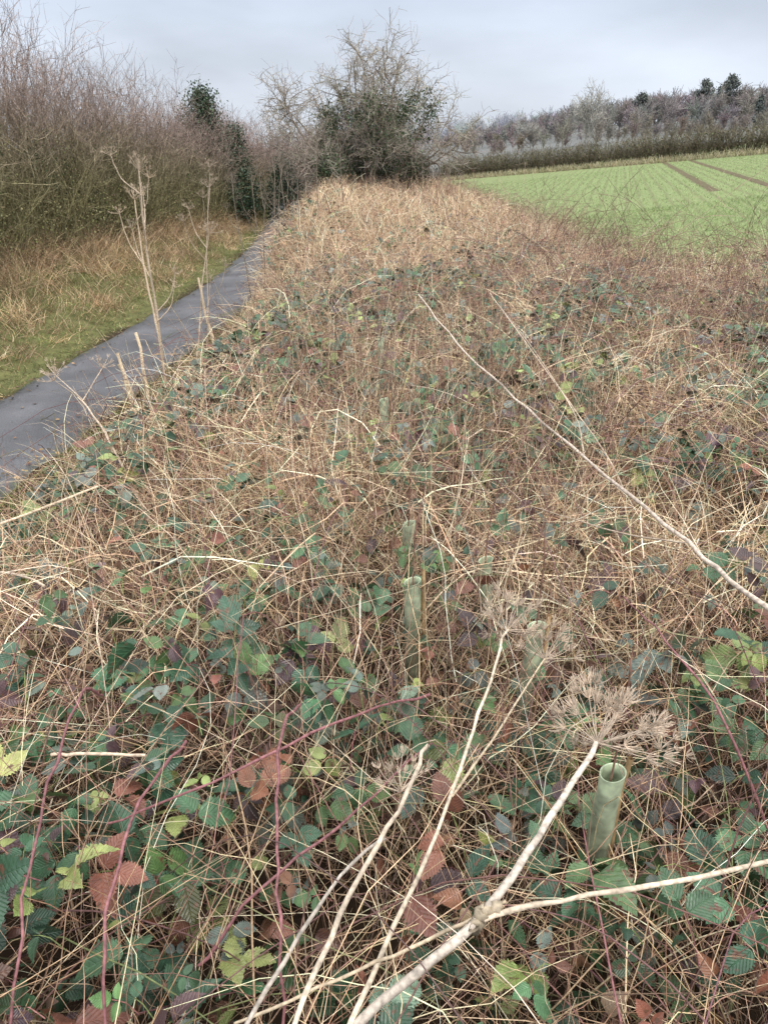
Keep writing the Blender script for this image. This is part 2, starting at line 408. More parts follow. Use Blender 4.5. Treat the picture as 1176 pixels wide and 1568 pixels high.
# ------------------------------------------------------------------ bramble leaves
T_hi=leaf_template(22,2,.13,wid=.34,pleat=.014); T_hi2=leaf_template(22,2,.12,wid=.40,fold=.5,droop=.7,pleat=.02)
T_md=leaf_template(6,1,0.0); T_lo=leaf_template(3,1,0.0)
mbL=MB();mbP=MB()
def tri_leaves(n,y0,y1,size,tpl,zr=(-.30,.03),petiole=True,patch=.0,pw=1.0,gw=GW):
    x,y=sample(n,y0,y1,pw)
    l,_=bankx(y); ok=x>l+.35; x=x[ok];y=y[ok]; n=len(x)
    ok=noi(x,y,1.3,9)+.5*noi(x,y,4,3)+U(-.5,.5,n)>patch; x=x[ok];y=y[ok]
    k=len(x); h=vegh(x,y)
    z=gz(x,y)+np.maximum(h+U(zr[0],zr[1],k)*(U(0,1,k)**.7),.03)
    a=U(0,2*pi,k)
    hd=np.stack([np.cos(a),np.sin(a),rng.normal(size=k)*.25-.1],-1)
    nd=np.stack([rng.normal(size=k)*.5,rng.normal(size=k)*.5-.15,np.ones(k)],-1)
    nd=nrm(nd); hd=nrm(hd-nd*np.sum(hd*nd,-1,keepdims=True)); sd=np.cross(nd,hd)
    p=np.stack([x,y,z],-1); sc=size*U(.45,1.35,k)
    c=pal(k,GREEN,gw,.25)
    for ang,s,back in((0,1.0,.25),(72,.82,0.),(-72,.82,0.)):
        keep=U(0,1,k)>.15
        r=radians(ang)+rng.normal(size=k)*.22
        xd=hd*np.cos(r)[:,None]+sd*np.sin(r)[:,None]
        nn=nrm(nd+rng.normal(size=(k,3))*.32)
        xd=nrm(xd-nn*np.sum(xd*nn,-1,keepdims=True))
        pp=p+hd*sc[:,None]*back+xd*sc[:,None]*.06
        cc=c*(1+rng.normal(size=(k,1))*.12)
        sz=sc*s*U(.8,1.15,k)
        alt=U(0,1,k)<.4
        for tt_,mk in(((T_hi2,keep&alt),(tpl,keep&~alt)) if tpl is T_hi else ((tpl,keep),)):
            place(mbL,tt_,pp[mk],xd[mk],nn[mk],sz[mk],cc[mk])
    if petiole:
        e=p+hd*sc[:,None]*.28
        q=p-hd*sc[:,None]*.9-np.array([0,0,1])*sc[:,None]*.9
        P=np.stack([e,p,(p*.55+q*.45)+np.array([0,0,.01]),q],1)
        tubes(mbP,P,taper(np.full(k,.0009),.0013,4),3,pal(k,[(.28,.15,.10),(.16,.2,.07),(.28,.12,.12)],[2,2,1]))
tri_leaves(1700,.15,1.5,.062,T_hi,patch=-.50,zr=(-.34,.06))
tri_leaves(1500,1.3,3.0,.054,T_hi,patch=-.22,zr=(-.26,.06))
tri_leaves(13000,2.8,8.5,.054,T_md,petiole=False,patch=-.08,zr=(-.15,.09))
tri_leaves(11000,8,22,.060,T_lo,petiole=False,patch=.0,zr=(-.12,.07))
x,y=sample(3200,.15,4); k=len(x)
p=np.stack([x,y,gz(x,y)+vegh(x,y)*U(.0,.9,k)],-1)
place(mbL,leaf_template(6,2,.0,droop=.9,fold=.7),p,runit(k),nrm(runit(k)+np.array([0,0,.8])),U(.02,.055,k),pal(k,[(.17,.08,.05),(.26,.12,.07),(.10,.055,.04),(.35,.25,.16)],[3,2,3,1]))
mbL.build('bramble_leaves',M_leaf)
def canes(mb,n,y0,y1,w,S,L):
    x,y=sample(n,y0,y1); l,_=bankx(y); ok=x>l+.9; x=x[ok];y=y[ok];n=len(x); a=U(0,2*pi,n)
    p=np.stack([x,y,gz(x,y)+U(.05,.3,n)],-1)
    d=np.stack([np.cos(a),np.sin(a),U(.4,1.6,n)],-1)
    P=grow(p,d,L*U(.5,1.2,n),S,.14,.09)
    g=gz(P[...,0],P[...,1]); P[...,2]=np.clip(P[...,2],g+.02,g+.62+.1*U(0,1,(n,1)))
    keep=(P[...,0]>path_left(P[...,1])+PW+.5).all(1); P=P[keep]; n=len(P)
    c=pal(n,[(.20,.10,.095),(.14,.075,.065),(.17,.17,.08),(.31,.20,.14)],[3,2,1.5,2.5])
    tubes(mb,P,taper(w*U(.5,1.2,n),w*.5,S),5,c)
canes(mbP,380,.1,3,.0020,14,1.0); canes(mbP,900,2.8,9,.0026,10,1.2)
def poly(mb,pts,r0,r1,col,sides=7,sub=5,wob=.35):
    pts=np.array(pts,float); m=len(pts)
    tt=np.linspace(0,m-1,(m-1)*sub+1); out=[]
    for q in tt:
        i=min(int(q),m-2);f=q-i
        p0=pts[max(i-1,0)];p1=pts[i];p2=pts[i+1];p3=pts[min(i+2,m-1)]
        out.append(.5*((2*p1)+(-p0+p2)*f+(2*p0-5*p1+4*p2-p3)*f*f+(-p0+3*p1-3*p2+p3)*f**3))
    P=np.array(out)[None]; S=P.shape[1]
    P=P+rng.normal(size=P.shape)*r0*wob
    R=taper([r0],[r1],S)*(1+rng.normal(size=(1,S))*.07)
    C=np.repeat(np.array(col,float)[None,None],S,1)*(1+rng.normal(size=(1,S,1))*.15)
    tubes(mb,P,R,sides,C); return P[0]
red=(.25,.11,.115)
for pts in ([(-.63,1.30,1.10),(-.615,1.18,1.207),(-.567,.917,1.234),(-.538,.729,1.193),(-.53,.55,1.0)],
            [(-.39,1.1,1.15),(-.40,.87,1.24),(-.393,.688,1.22),(-.379,.589,1.135),(-.37,.5,.95)],
            [(-.18,1.25,1.12),(-.189,1.027,1.232),(-.166,.798,1.219),(-.147,.655,1.155),(-.14,.55,.9)],
            [(.1,1.3,1.1),(-.1,1.1,1.2),(-.3,.95,1.2),(-.5,.95,1.1)],
            [(-.3,.75,1.0),(-.2,.80,1.12),(-.05,.95,1.13),(.1,1.2,1.05)],
            [(.75,1.0,1.0),(.66,1.1,1.2),(.6,1.35,1.25),(.65,1.7,1.1)]):
    poly(mbP,pts,.0030,.0020,red,wob=.8)
mbP.build('bramble_canes',M_stalk)

# ------------------------------------------------------------------ hogweed
HC=(.54,.43,.33)
def umbel(mb,hub,dr,size,nr,w,col=HC,sec=13,hang=.0):
    hub=np.array(hub,float);dr=nrm(np.array(dr,float))
    a=np.arange(nr)*2.39996; q=np.sqrt((np.arange(nr)+.5)/nr)*radians(75)
    u=nrm(np.cross(dr,[.3,.2,1.0]));v=np.cross(dr,u)
    D=dr[None]*np.cos(q)[:,None]+(u[None]*np.cos(a)[:,None]+v[None]*np.sin(a)[:,None])*np.sin(q)[:,None]
    D=nrm(D+rng.normal(size=D.shape)*.16)
    P=grow(np.repeat(hub[None],nr,0),D,size*U(.55,1.12,nr),6,hang-.06,.08)
    c=np.repeat(np.array(col)[None],nr,0)*U(.75,1.15,(nr,1))
    tubes(mb,P,taper(np.full(nr,w),w*.6,6),4,c)
    e=np.repeat(P[:,-1],sec,0);T=np.repeat(nrm(P[:,-1]-P[:,-2]),sec,0)
    D2=nrm(T+runit(len(e))*1.0)
    st=size*.28*U(.6,1.2,len(e))/4
    Q=np.empty((len(e),5,3));Q[:,0]=e;d=D2
    for i in range(1,5):
        Q[:,i]=Q[:,i-1]+d*st[:,None]; d=nrm(d+T*.45+rng.normal(size=d.shape)*.12)
    tubes(mb,Q,taper(np.full(len(e),w*.6),w*.5,5),3,np.repeat(c,sec,0)*1.15)
def hogweed(name,fn):
    mb=MB(); fn(mb); return mb.build(name,M_stalk)
def h1(mb):
    poly(mb,[(-.14,.48,1.05),(-.032,.56,1.188),(.13,.653,1.264),(.25,.80,1.285),(.361,.947,1.295)],.0074,.0044,(.50,.43,.36),9,wob=.16)
    poly(mb,[(.13,.653,1.264),(.28,.67,1.285),(.546,.72,1.289),(.80,.77,1.27)],.0038,.003,(.60,.49,.37),7,wob=.5)
    poly(mb,[(.17,.68,1.262),(.06,.64,1.235),(-.06,.61,1.20),(-.2,.58,1.15)],.003,.002,(.5,.40,.28),7)
    poly(mb,[(.12,.645,1.262),(.135,.655,1.266),(.15,.668,1.268)],.0095,.0095,(.34,.28,.2),9)
    umbel(mb,(.361,.947,1.295),(.55,.8,.15),.100,32,.0012,sec=22)
hogweed('hogweed_stalk',h1)
def h2(mb):
    poly(mb,[(-.10,.48,1.1),(-.04,.56,1.188),(.108,.87,1.253),(.19,1.1,1.262),(.265,1.32,1.262)],.0042,.0026,(.60,.50,.38),wob=.5)
    umbel(mb,(.265,1.32,1.262),(.2,.9,.15),.085,22,.0011,sec=18)
    poly(mb,[(.108,.87,1.253),(.2,1.05,1.2),(.35,1.3,1.2)],.0026,.002,(.5,.4,.28))
    umbel(mb,(.35,1.3,1.2),(.3,.8,.4),.08,20,.0011,sec=18)
    umbel(mb,(.03,.95,1.18),(-.2,.6,.5),.06,14,.0009)
    umbel(mb,(.52,1.05,1.18),(.3,.6,.6),.06,16,.001)
hogweed('hogweed_stalk',h2)
def h3(mb):
    poly(mb,[(-.20,.42,1.1),(-.11,.53,1.24),(-.06,.655,1.268),(.02,.79,1.31),(.071,.908,1.33)],.0040,.0034,(.52,.43,.33),wob=.5)
    poly(mb,[(-.25,.45,1.1),(-.17,.56,1.2),(-.08,.7,1.25),(.0,.82,1.22)],.0036,.0026,(.38,.33,.28))
hogweed('hogweed_stalk',h3)
def h4(mb):
    poly(mb,[(1.02,1.05,1.25),(.78,1.26,1.36),(.736,1.58,1.336),(.607,2.04,1.364),(.465,2.51,1.407),(.297,2.99,1.487),(.152,3.39,1.61)],.0066,.0028,(.52,.43,.35),8,wob=.5)
    poly(mb,[(.60,2.06,1.364),(.62,2.3,1.42),(.56,2.7,1.52),(.47,3.1,1.62)],.0024,.0015,(.45,.36,.27))
    poly(mb,[(.736,1.58,1.336),(.60,1.66,1.32),(.42,1.9,1.28)],.0024,.0015,(.42,.33,.25))
    poly(mb,[(.82,2.3,1.15),(.775,2.43,1.24),(.63,2.9,1.42),(.486,3.49,1.60)],.0026,.0016,(.55,.44,.33))
hogweed('hogweed_stalk',h4)
def h5(mb):
    poly(mb,[(-1.0,2.85,.7),(-1.10,2.92,.92),(-1.22,3.05,1.08),(-1.36,3.18,1.20)],.0065,.004,(.62,.49,.37))
    for q in((-1.5,3.3,1.27),(-1.28,3.3,1.3),(-1.42,3.1,1.3)):
        poly(mb,[(-1.34,3.17,1.19),q],.0024,.0018,HC); umbel(mb,q,np.array(q)-np.array((-1.34,3.17,1.0)),.06,12,.0012,sec=8)
    poly(mb,[(-1.75,2.15,.93),(-1.35,2.31,1.01),(-1.085,2.55,1.05)],.0056,.0045,(.66,.53,.38))
    poly(mb,[(-.607,1.01,1.205),(-.52,1.012,1.208),(-.433,1.01,1.205)],.0032,.0028,(.55,.43,.32))
    poly(mb,[(-1.5,2.0,.98),(-1.2,2.0,1.0),(-1.05,1.95,.98)],.005,.004,(.55,.44,.34))
hogweed('hogweed_stalk',h5)
def tall(base,hgt,lean,nb,r=.008,col=(.54,.42,.31),us=1.0):
    base=np.array(base,float)
    base[2]=gz(base[0],base[1])
    def f(mb):
        top=base+np.array([lean[0],lean[1],hgt])
        P=poly(mb,[base,base+(top-base)*.35+np.array([.01,0,.0]),base+(top-base)*.7+np.array([-.015,.01,0]),top],r,r*.4,col,8,wob=.2)
        umbel(mb,top,(lean[0]*.3,0,1),.11*us,16,.0016,col,7)
        for i in range(nb):
            t=.45+.45*i/max(nb-1,1); s=P[int(t*(len(P)-1))]
            a=i*2.4+U(0,1); q=s+np.array([math.cos(a)*.20,math.sin(a)*.20,.36*U(.7,1.2)])
            poly(mb,[s,(s+q)/2+np.array([math.cos(a)*.04,math.sin(a)*.04,-.02]),q],r*.4,r*.22,col)
            umbel(mb,q,(math.cos(a)*.3,math.sin(a)*.3,1),.075*us,11,.0014,col,6)
    return f
hogweed('hogweed_plant',tall((-2.05,6.7,0),2.0,(.02,.05),5,.014,(.55,.44,.33)))
hogweed('hogweed_plant',tall((-2.0,6.6,0),1.75,(-.12,.2),3,.012,(.60,.47,.34)))
hogweed('hogweed_plant',tall((-1.85,6.9,0),1.4,(.25,.3),2,.009,(.50,.40,.30)))
hogweed('hogweed_plant',tall((-1.8,7.3,0),1.75,(.15,.3),4,.008,(.40,.32,.24)))
for x_,y_,h_ in((-2.1,11.2,1.75),(-1.85,11.9,1.85),(-1.6,11.4,1.6),(-1.5,12.6,1.85),(-1.1,12.9,1.8),(-1.95,13.5,1.7),(-1.3,11.8,1.5),(-1.75,12.4,1.95),(-1.7,10.6,1.4),(-.7,14,1.7)):
    x_=max(x_,float(path_left(y_))+PW+.15)
    hogweed('hogweed_plant',tall((x_,y_,0),h_,(U(-.2,.2),.1),4,.010,(.20,.165,.13),1.1))
def cutstem(mb):
    for b,h_,l in(((-2.1,6.1,0),.62,(-.12,0)),((-1.98,6.0,0),.75,(-.05,.1)),((-2.2,6.3,0),.5,(-.1,0)),((-1.7,7.5,0),.9,(-.15,.1))):
        b=np.array(b);b[2]=gz(b[0],b[1]);poly(mb,[b,b+np.array([l[0],l[1],h_])],.015,.012,(.66,.52,.36))
hogweed('hogweed_stump_stems',cutstem)

# ------------------------------------------------------------------ tree guards
M_tube=veg_mat('guard_plastic',.45,.4,35,.2,.5)
def guard(x,y,top,tilt,R=.022,stake=True):
    mb=MB(); n=24; b=gz(x,y)-.02; H=top-b; zz=np.linspace(0,H,14); a=np.arange(n)*2*pi/n
    def ring(r,z): return np.stack([x+tilt[0]*z+r*np.cos(a),y+tilt[1]*z+r*np.sin(a),b+z+.006*np.cos(a)*(z/H)],-1)
    rings=[ring(R*(1+.05*math.sin(z*40+x*9)),z) for z in zz]+[ring(R*1.05,H+.002),ring(R*.95,H+.001)]+[ring(R*.93,z) for z in zz[::-1]]
    V=np.array(rings);m=len(rings)
    i=np.arange(m-1)[:,None]*n; j=np.arange(n)[None];j2=(j+1)%n
    F=np.stack([i+j,i+j2,i+n+j2,i+n+j],-1).reshape(-1,4)
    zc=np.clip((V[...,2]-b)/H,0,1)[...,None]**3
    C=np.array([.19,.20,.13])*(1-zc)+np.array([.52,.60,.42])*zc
    mb.add(V,[F],C.reshape(-1,3))
    if stake: poly(mb,[(x+.030,y+.01,b),(x+.030+tilt[0]*H,y+.01+tilt[1]*H,b+H+.03)],.0055,.0055,(.5,.34,.18),6)
    poly(mb,[(x,y,b),(x+tilt[0]*H,y+tilt[1]*H,b+H+.05),(x+.02,y+.03,b+H+.28)],.003,.0015,(.28,.16,.12),6)
    mb.build('tree_guard_tube',M_tube)
for a_ in((.415,1.02,1.14,(.03,.02),.023),(.35,1.48,1.15,(.04,.02)),(.32,1.85,1.13,(-.05,0),.020,False),(.088,1.70,1.15,(-.02,0)),(.066,2.12,1.11,(.03,0),.020,False),(0.,3.3,1.15,(0,0)),(-.02,4.6,1.13,(0,0),.02,False)): guard(*a_)
# stalks and leaves fallen across the guards
mb=MB();n=170
gx=np.array([.415,.35,.32,.088])[rng.integers(0,4,n)];gy={.415:1.02,.35:1.48,.32:1.85,.088:1.70}
gyv=np.array([gy[q] for q in gx]); p=np.stack([gx+rng.normal(size=n)*.12,gyv-U(.04,.22,n),U(.65,.95,n)],-1)
P=grow(p,np.stack([rng.normal(size=n)*.6,rng.normal(size=n)*.3,np.ones(n)],-1),U(.2,.5,n),8,.10,.12)
tubes(mb,P,taper(np.full(n,.0016),.0006,8),3,pal(n,STRAW,SW))
mb.build('dry_grass_wisps',M_straw)

# ------------------------------------------------------------------ verge grass
def hedge_foot(y):
    y=np.asarray(y,float)
    return np.where(y<22,-5.75+.135*(y-13),-4.535+.03*(y-22))
mb=MB()
def verge_grass(n,y0,y1,pw,L,w,kind):
    cy=y0+(y1-y0)*U(0,1,n//25)**pw; ct=U(0,1,n//25)
    if kind=='tan': ct=1-U(0,1,n//25)**1.5*.85
    if kind=='moss': ct=U(0,.8,n//25)
    j=rng.integers(0,n//25,n)
    y=cy[j]+rng.normal(size=n)*.11; pl=path_left(y); xf=hedge_foot(y)-.3
    x=pl+(xf-pl)*ct[j]+rng.normal(size=n)*.11
    x=np.minimum(x,pl+.04*rng.normal(size=n)); tt=np.clip((x-pl)/(xf-pl),0,1)
    aj=U(0,2*pi,n//25)[j]+rng.normal(size=n)*.9
    d=np.stack([np.cos(aj)*.8,np.sin(aj)*.8,U(.3,1.8,n)],-1)
    P=grow(np.stack([x,y,gz(x,y)-.005],-1),d,L*U(.4,1.4,n)*(.35+1.1*tt**1.6),4,.2,.16)
    P[...,2]=np.maximum(P[...,2],gz(P[...,0],P[...,1])+.004)
    if kind=='tan': c=pal(n,[(.60,.43,.26),(.44,.29,.17),(.70,.55,.35),(.26,.17,.10)],[3,2,1,2])
    elif kind=='moss': c=pal(n,[(.17,.22,.065),(.11,.145,.05),(.26,.28,.095)],[2,2,1.5])
    else: c=pal(n,[(.19,.24,.075),(.30,.30,.11),(.12,.16,.055),(.46,.36,.20)],[3,3,2,3])
    c=c*(U(.5,1.2,n//25)[j]*(1+.3*noi(x,y,1.7,3)))[:,None]
    tubes(mb,P,taper(w*U(.7,1.3,n),w*.3,4),2,np.clip(c,.01,1))
verge_grass(28000,6,26,1.3,.17,.0028,'green')
verge_grass(20000,6,26,1.3,.11,.0028,'moss')
verge_grass(27000,6,26,1.3,.44,.0030,'tan')
n=18000;y=2+24*U(0,1,n)**1.5; x=path_left(y)+PW+np.abs(rng.normal(size=n))*.34-.02
a=U(0,2*pi,n);P=grow(np.stack([x,y,gz(x,y)],-1),np.stack([np.cos(a),np.sin(a),U(.3,1.5,n)],-1),U(.03,.11,n),4,.25,.15)
P[...,2]=np.maximum(P[...,2],gz(P[...,0],P[...,1])+.004)
tubes(mb,P,taper(np.full(n,.0022),.0006,4),2,pal(n,[(.14,.19,.05),(.24,.26,.08),(.3,.2,.1),(.12,.09,.05)],[3,2,2,2]))
mb.build('verge_grass',M_grass)
mb=MB();n=900;y=4+12*U(0,1,n)**1.3;s_=U(0,1,n)<.5;o=np.abs(rng.normal(size=n))*.16
x=np.where(s_,path_left(y)+o,path_left(y)+PW-o)
place(mb,T_lo,np.stack([x,y,np.full(n,.05)],-1),nrm(runit(n)*[1,1,.15]),nrm(runit(n)*.4+[0,0,1]),U(.015,.045,n),pal(n,[(.14,.08,.05),(.3,.2,.1),(.08,.06,.04)],[2,1,2]))
mb.build('fallen_leaves',M_grass)

# crop in field
mb=MB()
def crop(n,y0,y1,x1,w,L,pw):
    y=y0+(y1-y0)*U(0,1,n)**pw; x=3.4+(x1-3.4)*U(0,1,n)
    sp=.24
    th=np.where(x<9+.5*noi(x,y,.6,1),radians(-6),TH); s=x*np.cos(th)-y*np.sin(th); al=x*np.sin(th)+y*np.cos(th)
    s=np.round(s/sp)*sp+rng.normal(size=n)*.05
    x=s*np.cos(th)+al*np.sin(th); y=-s*np.sin(th)+al*np.cos(th)
    ok=(fmask(x,y)>.6)&(noi(x,y,.9,4)+U(-1,1.6,n)>-.3)&(~tramm(x,y)); x=x[ok];y=y[ok];k=len(x);a=U(0,2*pi,k)
    P=grow(np.stack([x,y,gz(x,y)-.01],-1),np.stack([np.cos(a)*.6,np.sin(a)*.6,U(.5,1.2,k)],-1),L*U(.6,1.3,k),3,.3,.1)
    tubes(mb,P,taper(w*U(.7,1.2,k),w*.2,3),2,pal(k,[(.26,.345,.135),(.33,.41,.19),(.18,.25,.095),(.38,.41,.24)],[3,3,2,1.5])*(1+.12*noi(x,y,.4,7))[:,None])
crop(80000,9.5,24,18,.0042,.10,1.0); crop(50000,22,60,32,.008,.10,1.0)
mb.build('winter_crop',M_grass)

# ------------------------------------------------------------------ hedges
def hedge(name,foot,y0,y1,n,h,depth,w,pw,mat,cl,ch,n1=9,n2=2,L1=.55,xalong=None,bend=.09):
    mb=MB(); y=y0+(y1-y0)*U(0,1,n)**pw
    if xalong is None: x=foot(y)-depth*U(0,1,n)**1.3
    else: x,y=xalong(y,U(0,1,n)**1.3*depth)
    hh=h(x,y)*U(.55,1.03,n)
    p=np.stack([x,y,gz(x,y)],-1)
    d=np.stack([rng.normal(size=n)*.22,rng.normal(size=n)*.22,np.ones(n)],-1)
    P=grow(p,d,hh,9,-.02,bend)
    hm=h(x,y)
    def col(P,hm):
        t=np.clip((P[...,2]-gz(P[:,0,0],P[:,0,1])[:,None])/hm[:,None],0,1); t=sstep(.2,.8,t+.12*noi(P[...,0],P[...,1],1.4,3))[...,None]
        return (np.array(cl)*(1-t)+np.array(ch)*t)*U(.5,1.4,(len(P),1,1))
    tubes(mb,P,taper(w*2.0*U(.5,1.3,n),w*.5,9),3,col(P,hm)*.8)
    Q,i1=children(P,n1,.06,1.0,L1,.62,.28,5,-.04,.16)
    tubes(mb,Q,taper(np.full(len(Q),w*.8),w*.35,5),2,col(Q,hm[i1]))
    Q2,i2=children(Q,n2,.2,1.,L1*.5,.6,.2,3,-.02,.14)
    tubes(mb,Q2,taper(np.full(len(Q2),w*.5),w*.28,3),2,col(Q2,hm[i1][i2]))
    return mb.build(name,mat)
def hh_left(x,y): return (3.85-1.0*sstep(12,23,y))*(1+.07*noi(x,y,.8,1))
hedge('bare_hedge',hedge_foot,8.0,30,2900,hh_left,1.9,.0044,1.25,M_twig,(.27,.245,.13),(.30,.225,.195),n1=13,n2=3,bend=.13)
hedge('bare_hedge',hedge_foot,29,60,700,lambda x,y:3.0+.2*noi(x,y,.6,2),1.8,.010,1.0,M_twig,(.24,.19,.15),(.31,.235,.205),n1=9,n2=2)
hedge('bare_hedge',None,0,1,500,lambda x,y:2.5+.4*noi(x,y,.5,1),2.5,.012,1.0,M_twig,(.24,.19,.15),(.30,.23,.20),n1=8,n2=2,
      xalong=lambda t,dd:(-3.2+dd*1.6+1.6*t,30+t*28))
mb=MB();n=26000
y=8+20*U(0,1,n)**1.3; x=hedge_foot(y)+.15-1.2*U(0,1,n)**2; z=gz(x,y)+U(.1,2.2,n)*U(.3,1,n)
place(mb,T_lo,np.stack([x,y,z],-1),runit(n),runit(n),U(.015,.04,n),pal(n,[(.22,.23,.09),(.16,.17,.07),(.31,.29,.15),(.26,.19,.12)],[3,2,2,2]))
n=9000; cy=8.5+18*U(0,1,45); j=rng.integers(0,45,n); y=cy[j]+rng.normal(size=n)*.22; x=hedge_foot(y)-.15-.3*U(0,1,n); z=gz(x,y)+np.abs(U(.2,1.9,45)[j]+rng.normal(size=n)*.25)
place(mb,T_lo,np.stack([x,y,z],-1),runit(n),runit(n),U(.03,.055,n),pal(n,[(.05,.09,.035),(.08,.12,.045),(.03,.055,.025)],[3,2,2]))
mb.build('hedge_undergrowth',M_grass)

def evergreen(name,base,w,h,n,col=[(.035,.07,.035),(.06,.10,.05),(.02,.04,.022)],ls=.09,mat=None,conic=.6,t0=.04,nc=90,lim=1.15,cs=.08):
    root=bpy.data.objects.new(name,None);bpy.context.scene.collection.objects.link(root)
    base=np.array(base,float);base[2]=gz(base[0],base[1])
    mb=MB()
    P=grow(base[None]+rng.normal(size=(4,3))*[.1,.1,0],np.array([[0,0,1.]])+rng.normal(size=(4,3))*.04,h*.9,8,0,.04)
    tubes(mb,P,taper(np.full(4,h*.014),h*.004,8),6,pal(4,[(.12,.10,.08)],[1]))
    Q,_=children(P,16,max(t0,.1),1,w*.35,.7,.15,5,0,.1); tubes(mb,Q,taper(np.full(len(Q),h*.004),h*.001,5),3,pal(len(Q),[(.12,.10,.08)],[1]))
    mb.build('trunk',M_twig if mat is None else mat,root)
    mb=MB(); t=t0+(1-t0)*U(0,1,nc)**.85; a=U(0,2*pi,nc)
    tn=(t-t0)/(1-t0)
    rr=w*.5*np.clip((1-tn)**conic*lim,.08,1)*np.sqrt(U(.05,1.1,nc))*np.clip(.5+tn*3,0,1)
    cen=base+np.stack([np.cos(a)*rr,np.sin(a)*rr,t*h],-1)
    j=rng.integers(0,nc,n); p=cen[j]+rng.normal(size=(n,3))*w*cs
    place(mb,T_lo,p,runit(n),nrm(runit(n)+[0,0,.7]),ls*U(.6,1.3,n),pal(n,col,[3,2,2],.25)*U(.7,1.2,nc)[j][:,None])
    mb.build('foliage',mat or M_ever,root)
evergreen('holly_tree',(-4.95,22.8,0),2.0,3.2,14000,[(.05,.085,.045),(.08,.12,.06),(.03,.05,.03)],ls=.055,conic=.6,nc=220)
evergreen('holly_tree',(-4.35,23.8,0),1.3,2.6,8000,ls=.055,conic=.4,nc=110)
evergreen('holly_tree',(-3.4,27.5,0),1.6,1.8,4000,ls=.06)

# ------------------------------------------------------------------ ivy-clad hawthorn
root=bpy.data.objects.new('hawthorn_tree',None);bpy.context.scene.collection.objects.link(root)
mb=MB(); B=np.array([-.48,24.5,.6]); B[2]=gz(B[0],B[1])
k=28;a=np.arange(k)*2.39996; sp_=np.tile([.10,.30,.55,.80,1.05,1.3,1.55],4)*U(.9,1.1,k)
p=B+np.stack([np.cos(a)*.12,np.sin(a)*.12,0*a],-1)
d=np.stack([np.cos(a)*sp_,np.sin(a)*sp_,np.ones(k)],-1)
P0=grow(p,d,4.05-.40*sp_,11,-.015,.08)
bc=[(.26,.225,.185),(.33,.285,.235),(.21,.18,.145)]
tubes(mb,P0,taper(np.full(k,.055),.008,11),7,pal(k,bc,[1,1,1]))
P1,_=children(P0,14,.28,1,.92,.64,.05,8,.01,.16); tubes(mb,P1,taper(np.full(len(P1),.014),.0055,8),4,pal(len(P1),bc,[1,1,1]))
P2,_=children(P1,9,.12,1,.55,.66,.04,6,.02,.2); tubes(mb,P2,taper(np.full(len(P2),.007),.0034,6),3,pal(len(P2),[(.34,.30,.25),(.27,.23,.19),(.40,.35,.29)],[1,1,1]))
P3,_=children(P2,4,.1,1,.30,.68,.02,4,.03,.22); tubes(mb,P3,taper(np.full(len(P3),.0044),.0026,4),2,pal(len(P3),[(.35,.31,.26),(.27,.23,.19),(.42,.37,.30)],[1,1,1]))
mb.build('branches',M_twig,root)
mb=MB(); n=26000
cen=P1[:,1:5].reshape(-1,3); cen=cen[(cen[:,2]<B[2]+3.0)&(np.abs(cen[:,0]-B[0]-.15)<1.6)]
cen=cen[rng.permutation(len(cen))[:300]]
cen=np.concatenate([cen,B+np.array([.15,0,0])+np.stack([rng.normal(size=90)*.6,rng.normal(size=90)*.5,U(.2,2.7,90)],-1)])
j=rng.integers(0,len(cen),n); p=cen[j]+rng.normal(size=(n,3))*.14
place(mb,T_lo,p,nrm(runit(n)+[0,0,-.5]),nrm(runit(n)+[0,-.2,.5]),U(.035,.07,n),pal(n,[(.055,.10,.04),(.10,.14,.055),(.03,.055,.025)],[3,2,2],.25)*U(.6,1.3,len(cen))[j][:,None])
mb.build('ivy',M_ever,root)

# ------------------------------------------------------------------ far hedge
def far_line(t,dd):
    x=6.0+t*40; y=84-(x-7.4)*1.42+dd; return x+dd*.3,y
hedge('field_hedge',None,0,1,2000,lambda x,y:2.15+.4*noi(x,y,.4,2),2.0,.016,1.0,M_far,(.17,.145,.095),(.21,.185,.135),n1=9,n2=2,L1=.6,xalong=far_line)
mb=MB();n=12000;x,y=far_line(U(0,1,n),U(-.3,2,n));z=gz(x,y)+U(.05,1.8,n)
place(mb,T_lo,np.stack([x,y,z],-1),runit(n),runit(n),U(.06,.14,n),pal(n,[(.14,.15,.07),(.19,.18,.10),(.12,.11,.07)],[3,2,2]))
n=11000;x,y=far_line(U(0,1,n),U(-1.8,-.2,n));P=grow(np.stack([x,y,gz(x,y)],-1),np.array([[0,0,1.]])+rng.normal(size=(n,3))*.5,U(.2,.6,n),3,.2,.1)
tubes(mb,P,taper(np.full(n,.02),.008,3),2,pal(n,[(.45,.40,.27),(.36,.33,.2)],[1,1]))
mb.build('field_hedge_foliage',M_far)

